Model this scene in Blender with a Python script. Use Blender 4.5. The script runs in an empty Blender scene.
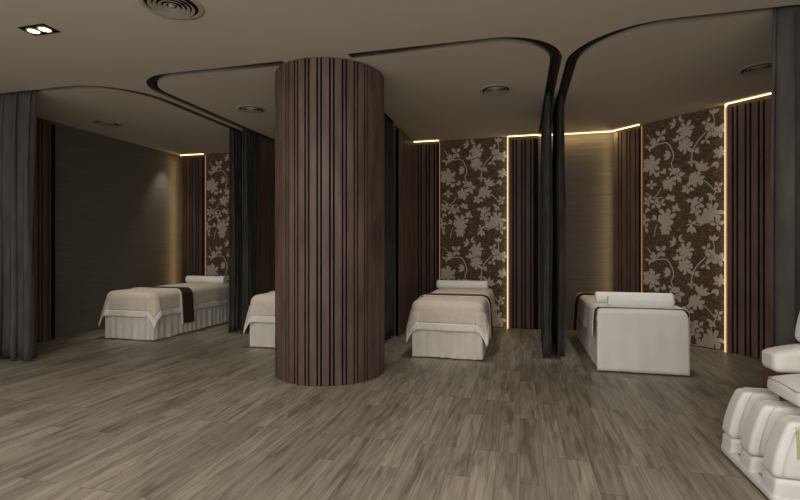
import bpy, bmesh, math, random
from mathutils import Vector, Matrix
random.seed(7)
PI = math.pi
sc = bpy.context.scene
C = sc.collection

# ------------------------------------------------------------------ camera
cam_d = bpy.data.cameras.new('camera'); cam = bpy.data.objects.new('camera', cam_d); C.objects.link(cam)
cam_d.sensor_width = 36; cam_d.lens = 467 / 800 * 36; cam_d.shift_y = -3 / 800
cam_d.clip_start = 0.05
cam.location = (0, 0, 1.185); cam.rotation_euler = (PI / 2, 0, math.radians(14.4))
sc.camera = cam

# ------------------------------------------------------------------ world, lights, exposure
w = bpy.data.worlds.new('world'); sc.world = w; w.use_nodes = True
bg = w.node_tree.nodes['Background']
bg.inputs[0].default_value = (1.0, 0.985, 0.96, 1); bg.inputs[1].default_value = 1.42
sc.view_settings.view_transform = 'Standard'; sc.view_settings.look = 'None'
sc.view_settings.exposure = 0.10; sc.view_settings.gamma = 1; sc.view_settings.use_curve_mapping = False

def area(name, loc, rot, sx, sy, power, col):
    l = bpy.data.lights.new(name, 'AREA'); l.shape = 'RECTANGLE'; l.size = sx; l.size_y = sy
    l.energy = power; l.color = col
    o = bpy.data.objects.new(name, l); C.objects.link(o); o.location = loc; o.rotation_euler = rot
    return o
def spot(name, loc, rot, power, col, ang=100, blend=1.0, rad=0.05):
    l = bpy.data.lights.new(name, 'SPOT'); l.energy = power; l.color = col
    l.spot_size = math.radians(ang); l.spot_blend = blend; l.shadow_soft_size = rad
    o = bpy.data.objects.new(name, l); C.objects.link(o); o.location = loc; o.rotation_euler = rot
    return o
WARM = (1.0, 0.94, 0.85)
area('hall_ceiling_light', (-1.2, 1.2, 2.76), (math.radians(18), 0, 0), 7.0, 1.6, 120, WARM)
for x in (-4.8, -2.75, -0.75, 1.15):
    spot('bay_fill_spot', (x, 4.95, 2.76), (math.radians(17), 0, 0), 60, (1.0, .95, .88), 60, .9, 0.12)  # spots added to brighten the bed tops; the bays have no visible fixtures
area('corner_glow', (-5.70, 6.90, 1.4), (math.radians(90), 0, math.radians(117)), .03, 2.6, 1.9, (1, .72, .3))
area('wall_top_glow', (.80, 6.93, 2.765), (math.radians(25), 0, 0), .95, .02, 1.6, (1, .74, .34))
area('panel_side_glow', (1.235, 6.93, 1.4), (math.radians(90), 0, math.radians(76)), .03, 2.6, 2.0, (1, .74, .34))
spot('wall_spot', (-5.58, 6.62, 2.77), (0, math.radians(9), 0), 20, (1.0, 0.96, 0.9), 62, 0.9, 0.03)

# ------------------------------------------------------------------ materials
def nt(name, rough=0.6, spec=0.3):
    m = bpy.data.materials.new(name); m.use_nodes = True
    b = m.node_tree.nodes['Principled BSDF']
    b.inputs['Roughness'].default_value = rough; b.inputs['Specular IOR Level'].default_value = spec
    return m, m.node_tree.nodes, m.node_tree.links, b
def ramp(N, L, fac, stops):
    r = N.new('ShaderNodeValToRGB'); e = r.color_ramp.elements
    e[0].position, e[0].color = stops[0][0], (*stops[0][1], 1)
    e[1].position, e[1].color = stops[1][0], (*stops[1][1], 1)
    for p, c in stops[2:]:
        q = e.new(p); q.color = (*c, 1)
    L.new(fac, r.inputs[0]); return r.outputs[0]
def mapping(N, L, scale=(1, 1, 1), rot=(0, 0, 0)):
    tc = N.new('ShaderNodeTexCoord'); mp = N.new('ShaderNodeMapping')
    mp.inputs['Scale'].default_value = scale; mp.inputs['Rotation'].default_value = rot
    L.new(tc.outputs['Object'], mp.inputs[0]); return mp.outputs[0]
def noisy(name, c1, c2, scale=(5, 5, 5), rough=0.6, spec=0.3, detail=4, bump=0.0, lo=.3, hi=.7, sheen=0):
    m, N, L, b = nt(name, rough, spec)
    v = mapping(N, L, scale); n = N.new('ShaderNodeTexNoise'); n.inputs['Scale'].default_value = 1
    n.inputs['Detail'].default_value = detail; L.new(v, n.inputs['Vector'])
    L.new(ramp(N, L, n.outputs['Fac'], [(lo, c1), (hi, c2)]), b.inputs['Base Color'])
    if bump:
        bp = N.new('ShaderNodeBump'); bp.inputs['Strength'].default_value = bump; bp.inputs['Distance'].default_value = .01
        L.new(n.outputs['Fac'], bp.inputs['Height']); L.new(bp.outputs[0], b.inputs['Normal'])
    if sheen: b.inputs['Sheen Weight'].default_value = sheen
    return m
def emis(name, col, s):
    m = bpy.data.materials.new(name); m.use_nodes = True; N = m.node_tree.nodes; L = m.node_tree.links
    N.clear(); e = N.new('ShaderNodeEmission'); o = N.new('ShaderNodeOutputMaterial')
    e.inputs[0].default_value = (*col, 1); e.inputs[1].default_value = s; L.new(e.outputs[0], o.inputs[0]); return m

M = {}
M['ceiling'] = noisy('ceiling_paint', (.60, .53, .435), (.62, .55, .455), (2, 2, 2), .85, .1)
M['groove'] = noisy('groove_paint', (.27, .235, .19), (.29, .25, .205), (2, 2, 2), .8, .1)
M['slat'] = noisy('walnut_slat', (.145, .088, .066), (.24, .158, .122), (9, 9, 2.2), .5, .35, 6, .1)
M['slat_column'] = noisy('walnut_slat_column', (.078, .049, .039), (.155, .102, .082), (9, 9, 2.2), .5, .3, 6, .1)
M['slat_dark'] = noisy('walnut_slat_dark', (.095, .056, .043), (.165, .104, .08), (9, 9, 2.2), .5, .3, 6, .1)
M['backing'] = noisy('slat_backing', (.006, .005, .005), (.012, .009, .008), (5, 5, 5), .7, .1)
M['slat_core'] = noisy('column_core', (.008, .006, .006), (.014, .011, .01), (5, 5, 5), .7, .1)
M['curtain'] = noisy('charcoal_velvet', (.062, .056, .05), (.10, .092, .083), (14, 14, 3.5), .9, .1, 5, .15)
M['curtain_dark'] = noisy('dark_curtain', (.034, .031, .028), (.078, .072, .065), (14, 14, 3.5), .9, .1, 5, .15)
M['blanket'] = noisy('beige_blanket', (.68, .59, .485), (.78, .69, .58), (60, 60, 60), .95, .05, 3, .25)
M['hem'] = noisy('blanket_hem', (.80, .76, .69), (.87, .83, .76), (40, 40, 40), .9, .1)
M['skirt'] = noisy('linen_skirt', (.68, .635, .565), (.78, .735, .66), (20, 20, 6), .9, .1)
M['sheet'] = noisy('white_sheet', (.80, .775, .74), (.86, .835, .80), (4, 4, 4), .85, .1)
M['towel'] = noisy('white_towel', (.84, .82, .79), (.89, .87, .84), (70, 70, 70), .95, .05, 3, .3)
M['runner'] = noisy('brown_runner', (.04, .025, .017), (.07, .045, .032), (50, 50, 50), .85, .1, 3, .2)
M['leather'] = noisy('white_leather', (.78, .755, .725), (.84, .815, .785), (6, 6, 6), .42, .4)
M['piping'] = noisy('grey_piping', (.34, .32, .3), (.4, .38, .35), (6, 6, 6), .5, .3)
M['maroon'] = noisy('maroon_panel', (.07, .014, .016), (.10, .022, .024), (6, 6, 6), .35, .5)
M['black'] = noisy('black_metal', (.008, .008, .008), (.014, .013, .012), (6, 6, 6), .5, .3)
M['green'] = noisy('green_print', (.45, .46, .24), (.52, .53, .3), (6, 6, 6), .5, .3)
M['flower'] = noisy('flower_print', (.54, .48, .405), (.68, .61, .52), (160, 160, 90), .7, .3, 3)
M['vent_paint'] = noisy('vent_paint', (.42, .375, .31), (.44, .39, .33), (3, 3, 3), .6, .2)
M['vent_dark'] = noisy('vent_dark', (.012, .01, .008), (.02, .017, .014), (3, 3, 3), .8, .1)
M['led'] = emis('led_warm', (1.0, .70, .34), 3.6)
M['led_edge'] = emis('led_edge', (1.0, .76, .46), 1.9)
M['led_dim'] = emis('led_dim', (1.0, .50, .26), .30)
M['cheek_glow'] = emis('cheek_glow', (1.0, .55, .24), .42)  # emission standing in for strip light falling on the panel cheek
M['led_yellow'] = emis('led_yellow', (1.0, .72, .28), .5)
M['lamp'] = emis('lamp_face', (1.0, .9, .68), 6.0)
M['brass'] = noisy('brass_reflector', (.35, .25, .10), (.45, .33, .14), (3, 3, 3), .35, .6)

def floor_mat():
    m, N, L, b = nt('oak_plank_floor', .42, .35)
    tc = N.new('ShaderNodeTexCoord'); sx = N.new('ShaderNodeSeparateXYZ'); cb = N.new('ShaderNodeCombineXYZ')
    L.new(tc.outputs['Object'], sx.inputs[0]); L.new(sx.outputs['Y'], cb.inputs['X']); L.new(sx.outputs['X'], cb.inputs['Y'])
    br = N.new('ShaderNodeTexBrick'); L.new(cb.outputs[0], br.inputs['Vector'])
    br.offset = .37; br.offset_frequency = 3; br.squash = 1
    for k, v in (('Scale', 1), ('Mortar Size', .0012), ('Mortar Smooth', .2), ('Bias', 0), ('Brick Width', .92), ('Row Height', .125)):
        br.inputs[k].default_value = v
    br.inputs['Color1'].default_value = (0, 0, 0, 1); br.inputs['Color2'].default_value = (1, 1, 1, 1)
    br.inputs['Mortar'].default_value = (.35, .35, .35, 1)
    # grain stretched along the plank, shifted per plank
    mp = N.new('ShaderNodeMapping'); mp.inputs['Scale'].default_value = (55, 2.6, 1); L.new(tc.outputs['Object'], mp.inputs[0])
    ml = N.new('ShaderNodeMath'); ml.operation = 'MULTIPLY'; ml.inputs[1].default_value = 40
    L.new(br.outputs['Color'], ml.inputs[0])
    n = N.new('ShaderNodeTexNoise'); n.noise_dimensions = '4D'; n.inputs['Scale'].default_value = 1
    n.inputs['Detail'].default_value = 7; n.inputs['Roughness'].default_value = .62; n.inputs['Distortion'].default_value = .9
    L.new(mp.outputs[0], n.inputs['Vector']); L.new(ml.outputs[0], n.inputs['W'])
    mp2 = N.new('ShaderNodeMapping'); mp2.inputs['Scale'].default_value = (11, 1.5, 1); L.new(tc.outputs['Object'], mp2.inputs[0])
    n2 = N.new('ShaderNodeTexNoise'); n2.noise_dimensions = '4D'; n2.inputs['Scale'].default_value = 1
    n2.inputs['Detail'].default_value = 3; n2.inputs['Distortion'].default_value = 1.6
    L.new(mp2.outputs[0], n2.inputs['Vector']); L.new(ml.outputs[0], n2.inputs['W'])
    g = ramp(N, L, n.outputs['Fac'], [(.25, (.15, .128, .098)), (.75, (.44, .40, .33)), (.5, (.315, .280, .224))])
    k2 = ramp(N, L, n2.outputs['Fac'], [(.33, (.58, .57, .56)), (.50, (1.0, 1.0, 1.0)), (.7, (1.1, 1.1, 1.1))])
    kp = ramp(N, L, br.outputs['Color'], [(0, (.78, .77, .755)), (1, (1.1, 1.09, 1.08))])
    def mul(a, c):
        x = N.new('ShaderNodeMix'); x.data_type = 'RGBA'; x.blend_type = 'MULTIPLY'; x.inputs[0].default_value = 1
        L.new(a, x.inputs[6]); L.new(c, x.inputs[7]); return x.outputs[2]
    col = mul(mul(g, k2), kp)
    mm = N.new('ShaderNodeMix'); mm.data_type = 'RGBA'; mm.inputs[7].default_value = (.03, .024, .018, 1)
    sc2 = N.new('ShaderNodeMath'); sc2.operation = 'MULTIPLY'; sc2.inputs[1].default_value = .75
    L.new(br.outputs['Fac'], sc2.inputs[0]); L.new(sc2.outputs[0], mm.inputs[0]); L.new(col, mm.inputs[6])
    L.new(mm.outputs[2], b.inputs['Base Color'])
    bp = N.new('ShaderNodeBump'); bp.inputs['Strength'].default_value = .12; bp.inputs['Distance'].default_value = .004
    L.new(n.outputs['Fac'], bp.inputs['Height']); L.new(bp.outputs[0], b.inputs['Normal'])
    return m
M['floor'] = floor_mat()
def grass_cloth():
    m, N, L, b = nt('grasscloth_wall', .75, .2)
    v = mapping(N, L, (2.2, 2.2, 70)); n = N.new('ShaderNodeTexNoise'); n.inputs['Scale'].default_value = 1; n.inputs['Detail'].default_value = 6
    L.new(v, n.inputs['Vector'])
    L.new(ramp(N, L, n.outputs['Fac'], [(.25, (.115, .097, .084)), (.75, (.17, .146, .127))]), b.inputs['Base Color'])
    return m
M['wall'] = grass_cloth()
def weave():
    m, N, L, b = nt('wallpaper_weave', .8, .2)
    v = mapping(N, L, (14, 14, 130)); n = N.new('ShaderNodeTexNoise'); n.inputs['Scale'].default_value = 1; n.inputs['Detail'].default_value = 3
    L.new(v, n.inputs['Vector'])
    v2 = mapping(N, L, (170, 170, 14)); n2 = N.new('ShaderNodeTexNoise'); n2.inputs['Scale'].default_value = 1
    L.new(v2, n2.inputs['Vector'])
    ad = N.new('ShaderNodeMath'); ad.operation = 'MULTIPLY'; L.new(n.outputs['Fac'], ad.inputs[0]); L.new(n2.outputs['Fac'], ad.inputs[1])
    L.new(ramp(N, L, ad.outputs[0], [(.16, (.055, .033, .021)), (.34, (.235, .158, .105))]), b.inputs['Base Color'])
    return m
M['weave'] = weave()

# ------------------------------------------------------------------ mesh helpers
def obj(name, bm, mats, parent=None, smooth=False, label=None):
    me = bpy.data.meshes.new(name); bm.normal_update(); bm.to_mesh(me); bm.free()
    for m in (mats if isinstance(mats, (list, tuple)) else [mats]): me.materials.append(m)
    if smooth:
        for p in me.polygons: p.use_smooth = True
    o = bpy.data.objects.new(name, me); C.objects.link(o)
    if parent: o.parent = parent
    if label: o['label'] = label
    return o
def tag(o, label, cat, group=None, kind=None):
    if label: o['label'] = label
    if cat: o['category'] = cat
    if group: o['group'] = group
    if kind: o['kind'] = kind
    return o
def thing(name, label, cat, loc=(0, 0, 0), rz=0, group=None):
    o = bpy.data.objects.new(name, None); o.empty_display_size = .1; C.objects.link(o)
    o.location = loc; o.rotation_euler = (0, 0, rz)
    return tag(o, label, cat, group)
def struct(name, bm, m, smooth=False):
    o = obj(name, bm, m, smooth=smooth); o['kind'] = 'structure'; return o
def copy_tree(o, parent=None):
    c = o.copy(); C.objects.link(c)
    if parent: c.parent = parent
    for ch in list(o.children): copy_tree(ch, c)
    return c
def box(bm, lo, hi, mat=0):
    vs = [bm.verts.new((x, y, z)) for x in (lo[0], hi[0]) for y in (lo[1], hi[1]) for z in (lo[2], hi[2])]
    for f in ((0, 1, 3, 2), (4, 6, 7, 5), (0, 4, 5, 1), (2, 3, 7, 6), (0, 2, 6, 4), (1, 5, 7, 3)):
        fc = bm.faces.new([vs[i] for i in f]); fc.material_index = mat
def B(*boxes):
    bm = bmesh.new()
    for lo, hi in boxes: box(bm, lo, hi)
    return bm
def tube(bm, pts, r, n=8, closed=False):
    pts = [Vector(p) for p in pts]; rings = []; K = len(pts)
    for i, p in enumerate(pts):
        a = pts[i - 1] if (i > 0 or closed) else p; c = pts[(i + 1) % K] if (i < K - 1 or closed) else p
        t = (c - a).normalized(); up = Vector((0, 0, 1)) if abs(t.z) < .9 else Vector((1, 0, 0))
        s = t.cross(up).normalized(); u = s.cross(t)
        rr = r[i] if isinstance(r, (list, tuple)) else r
        rings.append([bm.verts.new(p + (s * math.cos(2 * PI * k / n) + u * math.sin(2 * PI * k / n)) * rr) for k in range(n)])
    for i in range(K if closed else K - 1):
        a, c = rings[i], rings[(i + 1) % K]
        for k in range(n): bm.faces.new((a[k], a[(k + 1) % n], c[(k + 1) % n], c[k]))
    if not closed: bm.faces.new(rings[0][::-1]); bm.faces.new(rings[-1])
def lathe(bm, prof, n=32, axis='z', org=(0, 0, 0), mat=0):
    rings = []
    for r, h in prof:
        ring = []
        for k in range(n):
            a = 2 * PI * k / n; c, s = r * math.cos(a), r * math.sin(a)
            p = (c, s, h) if axis == 'z' else (h, c, s)
            ring.append(bm.verts.new((p[0] + org[0], p[1] + org[1], p[2] + org[2])))
        rings.append(ring)
    for a, c in zip(rings, rings[1:]):
        for k in range(n):
            f = bm.faces.new((a[k], a[(k + 1) % n], c[(k + 1) % n], c[k])); f.material_index = mat
    return rings
def rbox(bm, c, size, r, n=10, deform=None):
    """rounded box: a grid cube pushed onto an inner box plus a radius; deform(p in -1..1, world p) may reshape it"""
    h = Vector(size) / 2; inner = Vector([max(1e-4, x - r) for x in h]); c = Vector(c)
    t = bmesh.new(); bmesh.ops.create_cube(t, size=2); bmesh.ops.subdivide_edges(t, edges=t.edges[:], cuts=n, use_grid_fill=True)
    vm = {}
    for v in t.verts:
        q = Vector([math.copysign(abs(a) ** .6, a) if True else a for a in v.co])
        p = Vector([q[i] * h[i] for i in range(3)])
        k = Vector([max(-inner[i], min(inner[i], p[i])) for i in range(3)])
        d = p - k
        if d.length > 1e-9: p = k + d.normalized() * min(r, 1e9)
        if deform: p = deform(Vector([p[i] / h[i] for i in range(3)]), p)
        vm[v.index] = bm.verts.new(c + p)
    for f in t.faces: bm.faces.new([vm[v.index] for v in f.verts])
    t.free()
def solid(o, th, off=0):
    m = o.modifiers.new('thickness', 'SOLIDIFY'); m.thickness = th; m.offset = off; return o

# ------------------------------------------------------------------ room shell
H = 2.8; YB = 7.03; XL = -5.83; A0 = (1.30, YB); A1 = (2.96, YB - 1.66); XR = A1[0]; YF = -1.2
struct('floor', B(((XL - .15, YF, -.1), (XR + .15, YB + .15, 0))), M['floor'])
struct('wall_back', B(((XL - .15, YB, 0), (A0[0] + .07, YB + .12, H + .1))), M['wall'])
struct('wall_left', B(((XL - .12, YF, 0), (XL, YB, H + .1))), M['wall'])
def slab_between(p, q, th, z0, z1):
    bm = bmesh.new(); p = Vector((*p, 0)); q = Vector((*q, 0)); n = Vector((0, 0, 1)).cross(q - p).normalized() * th
    b = [p, q, q + n, p + n]; lo = [bm.verts.new((v.x, v.y, z0)) for v in b]; hi = [bm.verts.new((v.x, v.y, z1)) for v in b]
    bm.faces.new(lo[::-1]); bm.faces.new(hi)
    for i in range(4): bm.faces.new((lo[i], lo[(i + 1) % 4], hi[(i + 1) % 4], hi[i]))
    return bm
struct('wall_angled', slab_between(A0, A1, .12, 0, H + .1), M['wall'])
struct('wall_right', B(((XR, YF, 0), (XR + .12, A1[1], H + .1))), M['wall'])
struct('wall_partition', B(((-3.74, 5.98, 0), (-3.68, YB, H))), M['wall'])
struct('wall_partition', B(((-1.66, 5.98, 0), (-1.60, YB, H))), M['wall'])

# ceiling with recessed curtain grooves
GW = .048
def offset_poly(path, d):
    out = []
    for i, p in enumerate(path):
        a = path[max(0, i - 1)]; c = path[min(len(path) - 1, i + 1)]
        t = Vector((c[0] - a[0], c[1] - a[1])).normalized(); out.append((p[0] - t.y * d, p[1] + t.x * d))
    return out
def arc(cx, cy, r, a0, a1, n=14):
    return [(cx + r * math.cos(math.radians(a0 + (a1 - a0) * i / n)), cy + r * math.sin(math.radians(a0 + (a1 - a0) * i / n))) for i in range(n + 1)]
Y0 = 3.72; YE = 6.9
def corner_r(x, r): return arc(x - r, Y0 + r, r, 270, 360)      # front line turning back on the right side
def corner_l(x, r): return arc(x + r, Y0 + r, r, 180, 270)
paths = [
    [(XL + .05, Y0 + .04)] + [(-4.45, Y0 + .04)] + [(x, y + .04) for x, y in corner_r(-3.80, .62)][1:] + [(-3.80, YE)],
    [(-3.63, YE)] + corner_l(-3.63, .42) + [(-2.0, Y0)],
    [(-1.62 , 4.6), (-1.62, 5.9)],
    [(-1.76, 5.9), (-1.76, 4.6)],
    [(-1.4, Y0)] + corner_r(.30, .52) + [(.30, YE)],
    [(.435, YE)] + corner_l(.435, .62) + [(XR - .05, Y0)],
]
def curve_sheet(loops, z, ext):
    cu = bpy.data.curves.new('tmp', 'CURVE'); cu.dimensions = '2D'; cu.fill_mode = 'BOTH'; cu.extrude = ext
    for lp in loops:
        sp = cu.splines.new('POLY'); sp.points.add(len(lp) - 1); sp.use_cyclic_u = True
        for i, (x, y) in enumerate(lp): sp.points[i].co = (x, y, 0, 1)
    o = bpy.data.objects.new('tmp', cu); C.objects.link(o); bpy.context.view_layer.update()
    me = bpy.data.meshes.new_from_object(o.evaluated_get(bpy.context.evaluated_depsgraph_get()))
    bm = bmesh.new(); bm.from_mesh(me); bpy.data.objects.remove(o); bpy.data.meshes.remove(me); bpy.data.curves.remove(cu)
    bmesh.ops.remove_doubles(bm, verts=bm.verts, dist=1e-5)
    for v in bm.verts: v.co.z += z
    return bm
rect = [(XL - .1, YF), (XR + .1, YF), (XR + .1, YB + .1), (XL - .1, YB + .1)]
loops = [rect] + [offset_poly(p, GW) + offset_poly(p, -GW)[::-1] for p in paths]
cbm = curve_sheet(loops, H + .03, .03); cbm.normal_update()
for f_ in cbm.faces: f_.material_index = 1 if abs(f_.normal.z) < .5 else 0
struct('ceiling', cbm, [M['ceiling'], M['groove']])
struct('ceiling_slab', B(((XL - .1, YF, H + .06), (XR + .1, YB + .1, H + .12))), M['groove'])
# rails inside the grooves
def ribbon(path, hw, z0, z1):
    bm = bmesh.new(); l = offset_poly(path, hw); r = offset_poly(path, -hw)
    q = []
    for i, (a, b) in enumerate(zip(l, r)):
        c0, c1 = path[max(0, i - 1)], path[min(len(path) - 1, i + 1)]; t = Vector((c1[0] - c0[0], c1[1] - c0[1])).normalized()
        zb = z0 - .022 * min(1, abs(t.y) * 1.3)          # the rail hangs lower along the bay sides
        q.append([bm.verts.new((x, y, z)) for (x, y), z in ((a, zb), (a, z1), (b, z1), (b, zb))])
    for s, t in zip(q, q[1:]):
        for k in range(4): bm.faces.new((s[k], s[(k + 1) % 4], t[(k + 1) % 4], t[k]))
    bm.faces.new(q[0][::-1]); bm.faces.new(q[-1]); return bm
for i, p in enumerate(paths):
    struct('trim_%d' % (i + 1), ribbon(p, .022, H + .028, H + .0595), M['black'])

# ------------------------------------------------------------------ slatted column
def slat_ring(bm, R, n):
    step = 2 * PI / n
    def sl(a, w, d):
        hw = w / 2 / R; k = 2 if w > .03 else 1; vs = []
        for j in range(k + 1):
            t = a - hw + 2 * hw * j / k; vs.append((t, R + d))
        pts = [(hw and a - hw, R - .022)] + vs + [(a + hw, R - .022)]
        P = [(r * math.cos(t), r * math.sin(t)) for t, r in pts]
        lo = [bm.verts.new((x, y, 0.0)) for x, y in P]; hi = [bm.verts.new((x, y, H)) for x, y in P]
        for i in range(len(P)):
            j = (i + 1) % len(P); bm.faces.new((lo[i], lo[j], hi[j], hi[i]))
        bm.faces.new(lo[::-1]); bm.faces.new(hi)
    for i in range(n):
        a = i * step; sl(a, .056, .012); sl(a + step / 2, .015, .012)
col = thing('column', 'round column clad in vertical dark walnut slats standing alone in the room', 'column', (-1.757, 4.17, 0))
bm = bmesh.new(); lathe(bm, [(.500, 0), (.500, H)], 96); obj('core', bm, M['slat_core'], col, True)
bm = bmesh.new(); slat_ring(bm, .503, 30); obj('slat_cladding', bm, M['slat_column'], col)

# ------------------------------------------------------------------ flat slat panels: built along +x, facing -y, origin at left foot
def slat_panel(label, W, loc, rz=0, leds='', dark=True, group=None):
    t = thing('slat_panel', label, 'wall panel', loc, rz, group)
    obj('backing', B(((0, -.036, 0), (W, -.001, H - .05))), M['backing'], t)
    bm = bmesh.new(); x = .0; k = 0
    while True:
        w_ = (.058, .024)[k % 2]
        if x + w_ > W + .004: break
        box(bm, (x, -.058, 0), (min(x + w_, W), -.008, H - .04)); x += w_ + .021; k += 1
    obj('slat_cladding', bm, M['slat_dark'] if dark else M['slat'], t)
    if 't' in leds: obj('led_strip', B(((0, -.072, H - .016), (W, -.062, H - .006))), M['led'], t, label='warm glowing strip along the top')
    if 'L' in leds: obj('led_strip', B(((-.014, -.056, 0), (-.006, -.018, H - .008))), M['led_edge'], t, label='bright warm strip up the left edge'); obj('lit_cheek', B(((-.006, -.060, 0), (.012, -.012, H - .04))), M['cheek_glow'], t, label='panel cheek with amber strip light painted on as glow')  # the second piece is no lamp: its glow paints the lit panel cheek
    if 'R' in leds: obj('led_strip', B(((W + .001, -.03, 0), (W + .009, -.014, H - .03))), M['led_dim'], t, label='dim orange strip up the right edge')
    if 'Y' in leds: obj('led_strip', B(((-.004, -.046, 0), (-.0005, -.018, H - .03))), M['led_yellow'], t, label='soft yellow strip up the left edge')
    return t
slat_panel('narrow dark slat panel left of the wallpaper in the far left bay', .47, (-5.76, YB, 0), leds='tRY')
slat_panel('dark slat panel behind the charcoal curtain, right of the far left wallpaper', .44, (-4.24, YB, 0), leds='t')
slat_panel('dark slat panel left of the wallpaper behind the column', .40, (-3.64, YB, 0), leds='tR')
slat_panel('dark slat panel right of the wallpaper behind the column', .42, (-2.13, YB, 0), leds='t')
slat_panel('dark slat panel left of the wallpaper above the middle bed bolster', .385, (-1.57, YB, 0), leds='tR')
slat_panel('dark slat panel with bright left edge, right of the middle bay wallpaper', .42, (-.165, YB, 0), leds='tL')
d45 = -PI / 4
def along(s): return (A0[0] + s * math.sqrt(.5), A0[1] - s * math.sqrt(.5), 0)
slat_panel('slat panel on the angled wall between plain wall and right wallpaper', .375, along(.0), d45, leds='tRY', dark=False)
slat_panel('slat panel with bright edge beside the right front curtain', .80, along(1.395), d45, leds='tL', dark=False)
# panels on the bay sides
slat_panel('slat panel at the near end of the left wall beside the grey curtain', .92, (XL, 3.80, 0), PI / 2, dark=True)
slat_panel('slatted partition side left of the bed half hidden by the column', .97, (-3.68, 6.0, 0), PI / 2)
slat_panel('slatted partition side facing the middle bed', .97, (-1.60, 6.0, 0), PI / 2)
slat_panel('slatted partition side facing the far left bed', .95, (-3.74, 6.96, 0), -PI / 2)
slat_panel('slatted partition side facing the bed behind the column', .95, (-1.66, 6.96, 0), -PI / 2)
# strip over the plain wall in the right bay
tag(obj('led_strip', B(((.26, YB - .024, H - .016), (1.28, YB - .012, H - .006))), M['led']), 'warm light strip along the top of the plain wall behind the right bed', 'light strip')

# ------------------------------------------------------------------ floral wallpaper panels
FL = []   # (polygon pts, in metres inside one 1.0 x 1.47 repeat; z measured downward from the top)
def wave_poly(cx, cy, r, lobes, depth, rot=0, n=None, jag=.0):
    n = n or lobes * 6; out = []
    for i in range(n):
        a = 2 * PI * i / n
        rr = r * (1 - depth + depth * abs(math.cos(lobes * a / 2 + rot)) ** .6) * (1 + jag * math.sin(lobes * 3 * a + rot * 5))
        out.append((cx + rr * math.cos(a), cy + rr * math.sin(a)))
    return out
def leaf(cx, cy, ang, L_, w_):
    out = []; n = 7; a = math.radians(ang); ca, sa = math.cos(a), math.sin(a)
    for s in (1, -1):
        for i in range(n + 1):
            t = i / n if s == 1 else 1 - i / n
            if s == -1 and i in (0, n): continue
            y = s * w_ * math.sin(PI * t ** .85) * .5; x = L_ * t
            out.append((cx + x * ca - y * sa, cy + x * sa + y * ca))
    return out
def branch(pts, w_):
    V = [Vector(p) for p in pts]; l = []; r = []
    for i, p in enumerate(V):
        t = (V[min(i + 1, len(V) - 1)] - V[max(0, i - 1)]).normalized(); n_ = Vector((-t.y, t.x)) * w_ / 2
        l.append(tuple(p + n_)); r.append(tuple(p - n_))
    return ('strip', l, r)
def smooth_pts(pts, n=5):
    out = []
    P_ = [pts[0]] + list(pts) + [pts[-1]]
    for i in range(1, len(P_) - 2):
        for k in range(n):
            t = k / n; a, b, c, d = [Vector(q) for q in P_[i - 1:i + 3]]
            out.append(tuple(.5 * ((2 * b) + (c - a) * t + (2 * a - 5 * b + 4 * c - d) * t * t + (3 * b - a - 3 * c + d) * t ** 3)))
    out.append(tuple(pts[-1])); return out
U = 337.0
rl = random.Random(3)
def S(zx, zy): return ((zx - 10) / U, (zy - 20) / U)
def peony(zx, zy, r, ragged=.2):
    x, y = S(zx, zy); R = r / U * .98; rot = rl.random() * 3
    FL.append(wave_poly(x, y, R * .44, 6, .2, rot))
    for ring, k, r0, L0, wd in ((0, 7, .30, .58, .46), (1, 6, .36, .66, .34)):
        for i in range(k):
            a = 360 * i / k + rot * 50 + ring * 21 + rl.uniform(-8, 8)
            ca, sa = math.cos(math.radians(a)), math.sin(math.radians(a)); Lp = R * L0 * rl.uniform(.8, 1.0 + ragged)
            w2 = R * wd * rl.uniform(.85, 1.1) / 2; px, py = x + R * r0 * ca, y + R * r0 * sa
            q = [(0, -.35), (.35, -.85), (.75, -.95), (.95, -.55), (.86, -.1), (1.0, .4), (.8, .9), (.4, .85), (0, .35)]
            FL.append([(px + u * Lp * ca - v * w2 * sa, py + u * Lp * sa + v * w2 * ca) for u, v in q])
def blossoms(zx, zy, r, k=4):
    x, y = S(zx, zy); R = r / U; rot = rl.random() * 360
    for i in range(k):
        a = rot + 360 * i / k + rl.uniform(-15, 15); ca, sa = math.cos(math.radians(a)), math.sin(math.radians(a))
        FL.append(leaf(x + R * .16 * ca, y + R * .16 * sa, a, R * rl.uniform(.85, 1.1), R * .62))
    FL.append(wave_poly(x, y, R * .16, 5, .2, rot))
def leaves(zx, zy, angs, L_=38, w_=17):
    x, y = S(zx, zy)
    for a in angs: FL.append(leaf(x, y, a, L_ / U, w_ / U))
def br(w_, *pts): FL.append(branch(smooth_pts([S(*p) for p in pts]), w_ / U))
# one repeat, traced as a botanical layout: angles grow clockwise because z runs downward
peony(198, 84, 38); peony(196, 150, 34); leaves(165, 122, (200, 260, 320), 26, 15)
leaves(155, 52, (150, 195, 250), 30, 12); leaves(168, 38, (300, 20), 26, 12)
peony(48, 206, 48, .1); blossoms(92, 88, 28); leaves(70, 118, (150, 200, 240), 34, 16); leaves(40, 125, (90, 180), 24, 12)
br(5, (40, 128), (80, 122), (118, 124), (142, 160), (146, 190), (137, 215), (150, 245)); br(4, (30, 70), (50, 100), (80, 122))
leaves(134, 178, (190, 225, 150), 34, 16); blossoms(140, 245, 20, 3)
peony(126, 296, 34); blossoms(162, 265, 30, 5); leaves(112, 250, (200, 250), 26, 13)
peony(240, 290, 36); leaves(252, 258, (250, 285, 320, 350), 44, 17); blossoms(205, 325, 24, 5)
br(5, (222, 222), (221, 200), (230, 165), (250, 135), (276, 110)); leaves(232, 178, (200, 330, 20), 22, 13)
blossoms(222, 222, 16, 4)
blossoms(282, 76, 22, 4); blossoms(300, 108, 30, 5); blossoms(326, 116, 26, 5); blossoms(276, 142, 20, 3)
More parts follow.
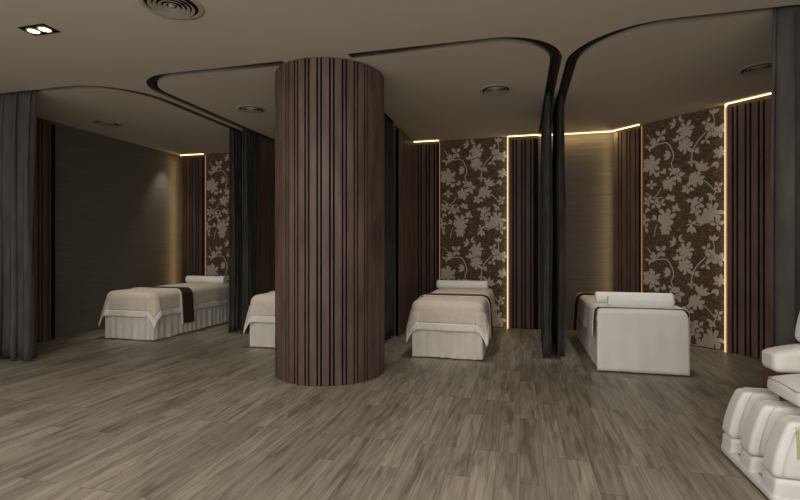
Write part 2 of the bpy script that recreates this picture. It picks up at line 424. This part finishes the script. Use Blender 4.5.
br(4, (300, 108), (308, 70), (300, 40)); leaves(305, 45, (230, 280, 320), 28, 12)
peony(328, 200, 26); leaves(318, 232, (90, 140), 30, 14)
br(4, (270, 300), (292, 322), (314, 348), (332, 350)); br(4, (314, 348), (300, 375), (296, 395)); blossoms(322, 330, 20, 4); leaves(300, 362, (120, 200, 60), 24, 13)
blossoms(50, 294, 22, 4); leaves(72, 262, (300, 250), 26, 14)
br(4, (92, 312), (76, 338), (60, 352), (90, 352), (100, 350)); br(4, (60, 352), (40, 340), (22, 325))
blossoms(34, 364, 24, 5); blossoms(66, 376, 24, 4); blossoms(92, 378, 20, 4); leaves(25, 395, (90, 30), 22, 13)
leaves(132, 362, (200, 250, 330, 20), 24, 15); leaves(158, 404, (150, 210, 280, 30), 22, 14)
peony(114, 440, 44); peony(112, 486, 28); leaves(72, 440, (170, 220), 26, 13); br(4, (62, 520), (66, 490), (75, 465))
leaves(225, 378, (190, 330, 20, 80), 28, 16); blossoms(250, 388, 24, 3); blossoms(238, 416, 24, 5)
peony(302, 430, 44, .15); peony(262, 456, 26); blossoms(318, 476, 26, 4); blossoms(222, 468, 18, 3)
leaves(222, 480, (90, 130, 60), 34, 14); br(4, (255, 480), (225, 470), (200, 476)); leaves(18, 440, (250, 20, 100), 30, 15); leaves(20, 480, (300, 60), 26, 14)
def wallpaper(label, W, loc, rz=0):
    bm = bmesh.new(); box(bm, (0, -.012, 0), (W, -.001, H - .002), 0)
    y = -.0135; n = 0
    def clip(poly, W, lo, hi):
        for ax, lim, sg in ((0, 0, 1), (0, W, -1), (1, lo, 1), (1, hi, -1)):
            out = []
            for i in range(len(poly)):
                a, b = poly[i - 1], poly[i]; da, db = sg * (a[ax] - lim), sg * (b[ax] - lim)
                if (da >= 0) != (db >= 0):
                    t = da / (da - db); out.append((a[0] + (b[0] - a[0]) * t, a[1] + (b[1] - a[1]) * t))
                if db >= 0: out.append(b)
            poly = out
            if len(poly) < 3: return []
        return poly
    def add(poly, yy):
        poly = clip(poly, W, .012, H - .01)
        if len(poly) < 3: return
        try:
            f = bm.faces.new([bm.verts.new((x, yy, z)) for x, z in poly]); f.material_index = 1; f.normal_update()
            if f.normal.y > 0: f.normal_flip()
        except ValueError: pass
    sx = W / 1.0
    for rep in range(3):
        for dx in (0,):
            for i, p in enumerate(FL):
                yy = y - (i % 29) * .00004
                f = lambda q: (q[0] * sx, H - (q[1] + rep * 1.47))
                if p[0] == 'strip':
                    for a, b, c, d in zip(p[1], p[1][1:], p[2][1:], p[2]): add([f(a), f(b), f(c), f(d)], yy)
                else: add([f(q) for q in p], yy)
    o = obj('wallpaper_panel', bm, [M['weave'], M['flower']]); o.location = loc; o.rotation_euler = (0, 0, rz)
    return tag(o, label, 'wallpaper')
wallpaper('brown floral wallpaper panel in the far left bay', 1.01, (-5.27, YB, 0))
wallpaper('brown floral wallpaper panel in the bay hidden by the column', 1.05, (-3.21, YB, 0))
wallpaper('brown floral wallpaper panel behind the middle bed', .975, (-1.165, YB, 0))
wallpaper('brown floral wallpaper panel on the angled wall by the right bed', .972, along(.395), d45)

# ------------------------------------------------------------------ curtains
def curtain(label, p, q, folds, amp, mat, loc_top=H + .045, seed=1, group=None, bot=.015, narrow=0.0):
    """pleated hanging from p to q (plan), local origin at p"""
    R = random.Random(seed); P0 = Vector((*p, 0)); d = Vector((q[0] - p[0], q[1] - p[1], 0)); L_ = d.length; d.normalize(); n_ = Vector((-d.y, d.x, 0))
    bm = bmesh.new(); nx = folds * 12; nz = 22; ph = [R.uniform(-.5, .5) for _ in range(folds + 2)]; am = [R.uniform(.65, 1.15) for _ in range(folds + 2)]
    grid = []
    for j in range(nz + 1):
        z = bot + (loc_top - bot) * j / nz; zz = j / nz; row = []
        for i in range(nx + 1):
            s = i / nx; k = s * folds; ki = min(int(k), folds); fr = k - ki
            a_ = am[ki] * (1 - fr) + am[ki + 1] * fr; f_ = ph[ki] * (1 - fr) + ph[ki + 1] * fr
            w_ = math.sin(2 * PI * k + f_ + .35 * math.sin(zz * 3 + k))
            A = amp * a_ * (1.05 - .55 * zz ** 5)
            if j == nz: A = amp * .4
            along_ = s * L_ + amp * .45 * math.sin(4 * PI * k + f_) * (1 - .3 * zz) + .012 * (1 - zz) * math.sin(k * 1.7 + seed)
            v = d * along_ + n_ * (A * w_ + .012 * math.sin(zz * 5 + seed + s * 4) * (1 - zz))
            hem = .012 * math.sin(k * 5.1 + seed) if j == 0 else 0
            row.append(bm.verts.new((v.x, v.y, z + abs(hem))))
        grid.append(row)
    for a, b in zip(grid, grid[1:]):
        for i in range(nx): bm.faces.new((a[i], a[i + 1], b[i + 1], b[i]))
    o = obj('curtain', bm, mat, smooth=True); o.location = P0; solid(o, .006)
    return tag(o, label, 'curtain', group)
curtain('charcoal pleated curtain hanging at the left edge of the room', (-5.78, Y0 + .04), (-4.84, Y0 + .04), 5, .10, M['curtain'], seed=3)
curtain('grey full length curtain at the right edge behind the white massage chair', (1.675, Y0), (2.85, Y0), 8, .045, M['curtain'], seed=5)
curtain('dark curtain gathered at the right side of the far left bay', (-3.81, 5.56), (-3.81, 5.95), 5, .036, M['curtain_dark'], seed=8)
curtain('dark curtain gathered at the left side of the bed half hidden by column', (-3.63, 5.60), (-3.63, 5.95), 5, .04, M['curtain_dark'], seed=9)
curtain('dark curtain gathered right behind the slatted column, facing the middle bed', (-1.62, 5.1), (-1.62, 5.88), 6, .04, M['curtain_dark'], seed=11)
curtain('dark curtain gathered behind the slatted column, on its hidden bed side', (-1.76, 5.1), (-1.76, 5.88), 6, .035, M['curtain_dark'], seed=12)
curtain('dark gathered curtain on the middle bed side between the two right bays', (.29, 5.12), (.29, 6.15), 8, .042, M['curtain_dark'], seed=14)
curtain('dark gathered curtain on the right bed side between the two right bays', (.43, 5.15), (.43, 6.15), 8, .045, M['curtain_dark'], seed=15)

# ------------------------------------------------------------------ beds
BW, BL, BT = .78, 1.74, .602
def edge_map(a, b, r, flare, top):
    """excess (a,b) beyond the rounded edge -> outward offset vector, z"""
    s = math.hypot(a, b)
    if s < 1e-9: return 0, 0, top
    ux, uy = a / s, b / s; q = r * PI / 2
    if s < q: th = s / r; o_ = r * math.sin(th); z = top - r * (1 - math.cos(th))
    else: o_ = r + (s - q) * flare; z = top - r - (s - q) * math.sqrt(max(0, 1 - flare * flare))
    return ux * o_, uy * o_, z
def draped(x0, x1, y0, y1, r=.05, top=BT, flare=.1, ripple=.01, border=(), step=.02, foot=True, seed=0, zmin=.012, head=False, hw=BW / 2, corner=.0):
    """cloth laid flat over x0..x1, y0..y1 and hanging where it passes the bed; returns bmesh pair (field, border)"""
    nx = max(4, round((x1 - x0) / step)); ny = max(4, round((y1 - y0) / step))
    def pos(i, j):
        x = x0 + (x1 - x0) * i / nx; y = y0 + (y1 - y0) * j / ny
        ax = x - (hw - r) if x > hw - r else (x + hw - r if x < -(hw - r) else 0)
        ay = 0
        if foot and y < r: ay = y - r
        if head and y > BL - r: ay = y - (BL - r)
        ex = flare + (corner if ax and ay and math.hypot(ax, ay) > r * 2 else 0)
        ox, oy, z = edge_map(ax, ay, r, ex, top)
        cx = max(-(hw - r), min(hw - r, x)); cy = max(r, y) if foot else y
        if head: cy = min(BL - r, cy)
        dr = max(0, top - r - z); t = (cy * 11 if abs(ax) > abs(ay) else cx * 13)
        rp = ripple * min(1, dr / .2) * (math.sin(t + seed) + .5 * math.sin(2.3 * t + seed * 2)) + ripple * .2 * math.sin(x * 9 + y * 7) * (1 if dr == 0 else 0)
        l_ = math.hypot(ox, oy)
        if l_ > 1e-6: ox += ox / l_ * (rp + .004 * min(1, dr / .05)); oy += oy / l_ * (rp + .004 * min(1, dr / .05))
        zz = z + (.0 if l_ > 1e-6 else abs(rp) * .5)
        return (cx + ox, cy + oy, max(zmin, zz))
    P_ = {(i, j): pos(i, j) for i in range(nx + 1) for j in range(ny + 1)}
    bms = [bmesh.new(), bmesh.new()]; vv = [{}, {}]
    for i in range(nx):
        for j in range(ny):
            xm = x0 + (x1 - x0) * (i + .5) / nx; ym = y0 + (y1 - y0) * (j + .5) / ny
            e = 0
            for side, wd in border:
                dist = {'l': xm - x0, 'r': x1 - xm, 'f': ym - y0, 'h': y1 - ym}[side]
                if dist < wd: e = 1
            ids = [(i, j), (i + 1, j), (i + 1, j + 1), (i, j + 1)]
            bms[e].faces.new([vv[e].setdefault(k, None) or vv[e].__setitem__(k, bms[e].verts.new(P_[k])) or vv[e][k] for k in ids])
    return bms
def skirt_mesh():
    bm = bmesh.new(); hw = BW / 2 - .012; r = .03; per = []
    def seg(a, b):
        L_ = math.dist(a, b); n = int(L_ / .012)
        for i in range(n): t = i / n; per.append((a[0] + (b[0] - a[0]) * t, a[1] + (b[1] - a[1]) * t, (b[1] - a[1]) / L_, -(b[0] - a[0]) / L_))
    seg((-hw, .012), (hw, .012)); seg((hw, .012), (hw, BL - .012)); seg((hw, BL - .012), (-hw, BL - .012)); seg((-hw, BL - .012), (-hw, .012))
    rows = []; R = random.Random(2); off = [R.uniform(-1, 1) for _ in range(400)]
    for j in range(9):
        zz = j / 8; z = .008 + (BT - .15) * zz; row = []
        for i, (x, y, nx_, ny_) in enumerate(per):
            s = i * .012; wv = .0042 * (math.sin(s * 62 + 1.5 * math.sin(s * 9)) + .5 * math.sin(s * 31)) * (1.25 - .8 * zz) + .002 * off[i % 400] * (1 - zz)
            zb = .008 * math.sin(s * 37) * math.sin(s * 6) if j == 0 else 0
            row.append(bm.verts.new((x + nx_ * wv, y + ny_ * wv, z + abs(zb))))
        rows.append(row)
    n = len(per)
    for a, b in zip(rows, rows[1:]):
        for i in range(n): bm.faces.new((a[i], a[(i + 1) % n], b[(i + 1) % n], b[i]))
    return bm
def mattress_mesh():
    bm = bmesh.new(); rbox(bm, (0, BL / 2, BT - .095), (BW - .016, BL - .016, .17), .078, 12); return bm
def make_bed(label, x, y, rz=0):
    t = thing('massage_bed', label, 'massage bed', (x, y, 0), rz, 'massage beds in the curtained bays')
    obj('mattress', mattress_mesh(), M['sheet'], t, True)
    obj('skirt', skirt_mesh(), M['skirt'], t, True, 'pale pleated linen skirt')
    obj('bed_frame', B(((-BW / 2 + .06, .06, .02), (BW / 2 - .06, BL - .06, BT - .18))), M['black'], t)
    return t
DROP = .272
def make_blanket(label, x, y, rz=0, y1=BL):
    f, h = draped(-BW / 2 - DROP, BW / 2 + DROP, -DROP, y1, border=(('l', .075), ('r', .075), ('f', .075)), flare=.05, ripple=.008, seed=1, corner=.17, top=BT + .006, r=.085)
    o = obj('blanket', f, M['blanket'], smooth=True); hm = obj('hem', h, M['hem'], o, True, 'off white border band')
    solid(o, .007, 1); solid(hm, .007, 1); o.location = (x, y, 0); o.rotation_euler = (0, 0, rz)
    return tag(o, label, 'blanket', 'beige blankets on the massage beds')
def make_runner(label, x, y, rz=0, a=.44, b=.68):
    f, h = draped(-BW / 2 - .45, BW / 2 + .45, a, b, border=(('f', .035),), flare=.06, ripple=.003, top=BT + .017, foot=False, step=.0171, hw=BW / 2 + .022, r=.09)
    o = obj('bed_runner', f, M['runner'], smooth=True); hm = obj('edge_band', h, M['hem'], o, True, 'pale band on the foot side')
    solid(o, .006, 1); solid(hm, .006, 1); o.location = (x, y, 0); o.rotation_euler = (0, 0, rz)
    return tag(o, label, 'bed runner', 'brown runners across the beds')
def roll_mesh(L_, r):
    bm = bmesh.new(); n = 40; pr = [(.001, -L_ / 2 + .006)]
    for i in range(7):
        a = PI / 2 * i / 6; pr.append((r - .022 + .022 * math.sin(a), -L_ / 2 + .022 - .022 * math.cos(a)))
    for i in range(1, 12): pr.append((r * (1 + .015 * math.sin(i * 2.1)), -L_ / 2 + .022 + (L_ - .044) * i / 12))
    for i in range(7):
        a = PI / 2 * i / 6; pr.append((r - .022 + .022 * math.cos(a), L_ / 2 - .022 + .022 * math.sin(a)))
    pr.append((.001, L_ / 2 - .006)); lathe(bm, pr, n, 'x')
    for v in bm.verts: v.co.z = max(v.co.z, -r * .93)
    return bm
def make_bolster(label, x, y, z, L_=.70, r=.058, rz=0):
    o = obj('bolster', roll_mesh(L_, r), M['towel'], smooth=True); o.location = (x, y, z + r * .93); o.rotation_euler = (0, 0, rz)
    for s in (-1, 1):
        bm = bmesh.new(); pts = []
        for i in range(46):
            t = i / 45; a = t * 5 * PI; q = .008 + (r - .02) * t
            pts.append((s * (L_ / 2 - .004), q * math.cos(a), max(q * math.sin(a), -r * .9)))
        tube(bm, pts, .0022, 5)
        obj('rolled_end', bm, M['hem'], o, True)
    return tag(o, label, 'bolster', 'white bolsters on the beds')
BZ = BT + .013
YB1 = 4.90
make_bed('massage bed with pale skirt in the far left bay', -4.83, YB1)
make_blanket('beige blanket with pale hem on the far left bed', -4.83, YB1)
make_runner('dark brown runner hanging down the side of the far left bed', -4.83, YB1)
make_bolster('white rolled bolster at the wall end of the far left bed', -4.83, YB1 + 1.52, BZ)
make_bed('massage bed half hidden behind the slatted column', -2.72, YB1)
make_blanket('beige blanket with pale hem on the bed behind the column', -2.72, YB1)
make_runner('brown runner on the bed hidden by the column', -2.72, YB1)
make_bolster('white bolster on the bed hidden by the column', -2.72, YB1 + 1.52, BZ)
make_bed('massage bed in the middle bay, right of the column', -.75, YB1)
make_blanket('beige blanket with hanging corners on the middle bed', -.75, YB1)
make_runner('thin brown runner crossing the middle bed', -.75, YB1)
make_bolster('white rolled bolster below the floral wallpaper on the middle bed', -.77, YB1 + 1.52, BZ)
X4, Y4 = 1.105, 6.53
make_bed('massage bed with its head end towards the viewer in the right bay', X4, Y4, PI)
f, h = draped(-BW / 2 - DROP, BW / 2 + DROP, -.02, 1.52, border=(('l', .075),), flare=.06, ripple=.005, seed=4, top=BT + .006)
o = obj('blanket', f, M['blanket'], smooth=True); hm = obj('hem', h, M['hem'], o, True, 'off white border band'); solid(o, .007, 1); solid(hm, .007, 1)
o.location = (X4, Y4, 0); o.rotation_euler = (0, 0, PI); tag(o, 'beige blanket on the right bed, behind its white sheet', 'blanket', 'beige blankets on the massage beds')
make_runner('dark brown runner across the far end of the right bed', X4, Y4, PI, a=.16, b=.40)
# white sheet over the near head end: side flaps short, front fall down to the floor
def sheet_mesh():
    bm = bmesh.new(); r = .05; hw = BW / 2; top = BT + .017; nx = 44; rows = []
    prof = []
    for i in range(14): prof.append((BL - .42 + (.42 - r) * i / 13, top))
    for i in range(1, 9):
        a = PI / 2 * i / 8; prof.append((BL - r + r * math.sin(a) + .006, top - r * (1 - math.cos(a))))
    for i in range(1, 16): prof.append((BL + .008 + .012 * i / 15, top - r - (top - r - .014) * i / 15))
    for k, (y, z) in enumerate(prof):
        row = []
        for i in range(nx + 1):
            u = i / nx * 2 - 1; x = u * hw; dz = 0
            e = hw - abs(x)
            if e < r: dz = r - math.sqrt(max(0, r * r - (r - e) ** 2)); 
            dr = max(0, top - z)
            zz = z - dz if dr < .06 else z - dz * max(0, 1 - (dr - .06) / .15)
            yy = y + (.003 * math.sin(x * 17 + 1) + .002 * math.sin(x * 41)) * min(1, dr / .2)
            row.append(bm.verts.new((x * (1 + .012 * min(1, dr)), yy, max(.012, zz))))
        rows.append(row)
    for a, b in zip(rows, rows[1:]):
        for i in range(nx): bm.faces.new((a[i], b[i], b[i + 1], a[i + 1]))
    return bm
sh = obj('bed_sheet', sheet_mesh(), M['sheet'], smooth=True); solid(sh, .005, 0); sh.location = (X4, Y4, 0); sh.rotation_euler = (0, 0, PI)
tag(sh, 'smooth white sheet falling to the floor over the right bed', 'sheet')
f, h = draped(-BW / 2 - .30, BW / 2 + .30, BL - .30, BL - .062, flare=.05, ripple=.003, top=BT + .028, foot=False, hw=BW / 2 + .018, step=.02)
h.free(); tw = obj('towel', f, M['towel'], smooth=True); solid(tw, .006, 1); tw.location = (X4, Y4, 0); tw.rotation_euler = (0, 0, PI)
tag(tw, 'white towel laid across the head of the right bed', 'towel')
f, h = draped(-BW / 2 - .06, BW / 2 + .06, BL - .085, BL - .05, flare=.05, ripple=.0, top=BT + .022, foot=False, hw=BW / 2 + .014, step=.01)
h.free(); st = obj('shadow_band', f, M['runner'], smooth=True); solid(st, .004, 1); st.location = (X4, Y4, 0); st.rotation_euler = (0, 0, PI)  # dark cloth band painting the shade under the lifted towel edge
tag(st, 'dark band painting the shadow under the towel edge on the right bed', 'shadow_band')
make_bolster('longer white bolster lying behind the short one on the right bed', X4 + .015, 5.205, BT + .012, .73, .056)
make_bolster('short white bolster nearest the viewer on the right bed', X4 + .015, 4.935, BT + .010, .58, .051)

for o in C.objects:                       # this table stands a little lower than the others
    if not o.parent and o.type in ('EMPTY', 'MESH') and abs(o.location.x - X4) < 1e-4 and abs(o.location.y - Y4) < 1e-4: o.scale.z = .965

# ------------------------------------------------------------------ ceiling fittings
def vent(label, x, y, k=.82):
    t = thing('ceiling_vent', label, 'ceiling vent', (x, y, H), 0, 'round ceiling vents'); t.scale = (k, k, 1)
    bm = bmesh.new(); lathe(bm, [(.165, -.001), (.165, -.006), (.17, -.009), (.20, -.006), (.205, -.001)], 48); obj('flange', bm, M['vent_paint'], t, True)
    bm = bmesh.new(); lathe(bm, [(.0001, -.003), (.166, -.003)], 48); obj('duct', bm, M['vent_dark'], t, label='dark opening')
    for r0 in (.135, .105, .075, .045):
        bm = bmesh.new(); lathe(bm, [(r0 - .012, -.004), (r0 + .006, -.016), (r0 + .009, -.015), (r0 - .009, -.003)], 40); obj('louvre_ring', bm, M['vent_paint'], t, True)
    bm = bmesh.new(); lathe(bm, [(.0001, -.016), (.018, -.014), (.022, -.004)], 24); obj('centre_cap', bm, M['vent_paint'], t, True)
vent('round slotted ceiling vent in the open ceiling near the twin downlight', -2.25, 2.64, 1)
vent('round ceiling vent over the far left bay', -5.22, 4.95)
vent('round ceiling vent over the bay left of the column', -3.05, 4.87)
vent('round ceiling vent over the middle bay', -.24, 4.89)
vent('round ceiling vent over the right bay beside the curtain', 2.10, 4.90)
t = thing('downlight', 'square twin recessed downlight glowing in the ceiling at left', 'ceiling light', (-3.455, 2.69, H))
obj('trim_frame', B(((-.12, -.066, -.006), (.12, -.05, -.0005)), ((-.12, .05, -.006), (.12, .066, -.0005)), ((-.12, -.05, -.006), (-.104, .05, -.0005)), ((.104, -.05, -.006), (.12, .05, -.0005)), ((-.104, -.05, -.003), (.104, .05, -.0005))), M['black'], t)
for s in (-1, 1):
    bm = bmesh.new(); lathe(bm, [(.047, -.003), (.049, -.010), (.040, -.011), (.037, -.005)], 32, org=(s * .053, 0, 0)); rg = obj('reflector', bm, M['brass'], t, True)
    bm = bmesh.new(); lathe(bm, [(.0001, -.008), (.038, -.008)], 32, org=(s * .053, 0, 0)); obj('lamp', bm, M['lamp'], t)
for s in (-1, 1):
    spot('twin_downlight_beam', (-3.455 + s * .053, 2.69, 2.785), (0, 0, 0), 6, WARM, 110, 1, .04)
t = thing('spotlight', 'small recessed spotlight near the corner of the far left bay', 'ceiling light', (-5.58, 6.62, H))
bm = bmesh.new(); lathe(bm, [(.03, -.001), (.031, -.004), (.022, -.005), (.020, -.002), (.0001, -.002)], 20); obj('housing', bm, M['vent_paint'], t, True)

# ------------------------------------------------------------------ white massage chair at the right
CY = 2.785
ch = thing('massage_chair', 'white padded massage chair with three leg lobes at the right edge', 'massage chair', (1.12, CY, 0))
LZ0, LZ1 = .126, .385
def lobe_w(t): return .066 * (1 - .17 * t ** 2.2)
def lobe_x(t): return .004 + .070 * t ** 1.7
def lobe_deform(n_, p):
    # lean the front back towards the top, narrow the front face and the top
    t = (n_.z + 1) / 2; fx = (1 - n_.x) / 2
    p.x += fx * .070 * t ** 1.7
    f = max(0, -n_.x - .55) / .45
    p.y *= (1 - .17 * t ** 2.2) * (1 - .10 * f)
    return p
for k, yy in enumerate((.228, 0, -.228)):
    bm = bmesh.new(); rbox(bm, (.192, yy, (LZ0 + LZ1) / 2), (.376, .132, LZ1 - LZ0), .024, 14, lobe_deform)
    lb = obj('leg_lobe', bm, M['leather'], ch, True)
    for s in (-1, 1):
        bm = bmesh.new(); pts = []
        for i in range(15):
            t = .06 + .80 * i / 14; z = LZ0 + (LZ1 - LZ0) * t
            pts.append((lobe_x(t) + .034, yy + s * (lobe_w(t) + .0006), z))
        e = pts[-1]
        for i in range(1, 7): a = i / 6 * PI / 2; pts.append((e[0] + .03 * (1 - math.cos(a)) + .006, e[1] - s * .012 * (1 - math.cos(a)), e[2] + (LZ1 - e[2]) * math.sin(a)))
        for i in range(1, 8): pts.append((e[0] + .036 + .035 * i, pts[20][1], LZ1 + .0005))
        tube(bm, pts, .0022, 6)
        obj('piping', bm, M['leather'], lb, True)
    def base_def(n_, p):
        f = max(0, -n_.x - .5) / .5; p.x += .012 * ((n_.z + 1) / 2) * f; return p
    bm = bmesh.new(); rbox(bm, (.195, yy, .063), (.39, .138, .120), .022, 10, base_def); obj('foot_base', bm, M['leather'], ch, True)
bm = bmesh.new(); rbox(bm, (.20, 0, .030), (.40, .60, .05), .018, 8); fb = obj('foot_plate', bm, M['leather'], ch, True)
for c in (.114, -.114):
    bm = bmesh.new()
    for i in range(7): box(bm, (.03 + i * .032, c - .03, .054), (.044 + i * .032, c + .03, .060))
    obj('roller_slots', bm, M['piping'], fb)
bm = bmesh.new(); rbox(bm, (.38, 0, .20), (.16, .55, .34), .03, 8); obj('calf_pad', bm, M['leather'], ch, True)
# printed mark on the nearest lobe side
def green():
    bm = bmesh.new()
    for (a, b, c, d) in ((0, 0, .012, .14), (.012, .05, .06, .062), (.048, .0, .06, .14), (.024, .0, .036, .042), (.018, .085, .042, .095), (.018, .12, .042, .13)):
        z0, z1 = .225 + b, .225 + d; n = 6; cols = []
        for i in range(n + 1):
            z = z0 + (z1 - z0) * i / n; y = -.228 - lobe_w((z - LZ0) / (LZ1 - LZ0)) - .0015
            cols.append((bm.verts.new((.094 + a, y, z)), bm.verts.new((.094 + c, y, z)), bm.verts.new((.094 + c, y + .006, z)), bm.verts.new((.094 + a, y + .006, z))))
        for p, q in zip(cols, cols[1:]):
            for k in range(4): bm.faces.new((p[k], p[(k + 1) % 4], q[(k + 1) % 4], q[k]))
    return bm
obj('printed_mark', green(), M['green'], ch, label='green printed lettering')
# seat
def cush(n_, p):
    p.z += -.012 * n_.y ** 2 + (.015 * (1 - n_.x ** 2) if n_.z > 0 else 0) - (.02 * max(0, -n_.x) ** 3)
    p.x += .02 * n_.y ** 2 * (1 if n_.x < 0 else 0); return p
bm = bmesh.new(); rbox(bm, (.455, 0, .474), (.60, .34, .078), .030, 12, cush); sct = obj('seat_cushion', bm, M['leather'], ch, True)
bm = bmesh.new(); pts = [(.185, -.14, .488)] + [(.170, y_ / 10 * .13, .490 - .004 * abs(y_) / 10) for y_ in range(-10, 11)] + [(.185, .14, .488)] + [(.185 + .05 * i, .158, .492) for i in range(1, 10)]
tube(bm, pts, .003, 6); obj('piping', bm, M['piping'], sct, True)
obj('seat_frame', B(((.24, -.33, .10), (.95, .33, .40)), ((.235, .20, .30), (.95, .335, .50)), ((.235, -.335, .30), (.95, -.20, .50))), M['maroon'], ch, label='dark maroon frame panel')
def arm_def(n_, p):
    f = max(0, -n_.x)
    if n_.z > 0: p.z += n_.z * (-.055 * f ** 2.2 + .01 * (1 - n_.y ** 2))
    return p
for s in (1, -1):
    bm = bmesh.new(); rbox(bm, (.58, s * .262, .572), (.72, .165, .155), .036, 14, arm_def); a = obj('armrest', bm, M['leather'], ch, True)
def back_def(n_, p):
    t = (n_.z + 1) / 2; p.x += .34 * t ** 1.1 - .05 * (1 - n_.y ** 2) * 0 + (.05 * (1 - n_.y ** 2) if n_.x < 0 else 0); p.y *= 1 - .12 * t ** 3; return p
bm = bmesh.new(); rbox(bm, (.72, 0, .82), (.20, .50, .74), .07, 14, back_def); obj('backrest', bm, M['leather'], ch, True)
for s in (1, -1):
    def wing(n_, p):
        t = (n_.z + 1) / 2; p.x += .12 * t ** 1.2 + .04 * (1 - t) ** 2 * (1 if n_.x < 0 else 0); return p
    bm = bmesh.new(); rbox(bm, (.455, s * .262, .82), (.26, .12, .34), .045, 12, wing); obj('side_wing', bm, M['leather'], ch, True)
bm = bmesh.new(); rbox(bm, (.93, 0, 1.13), (.12, .30, .17), .05, 10); obj('headrest', bm, M['leather'], ch, True)
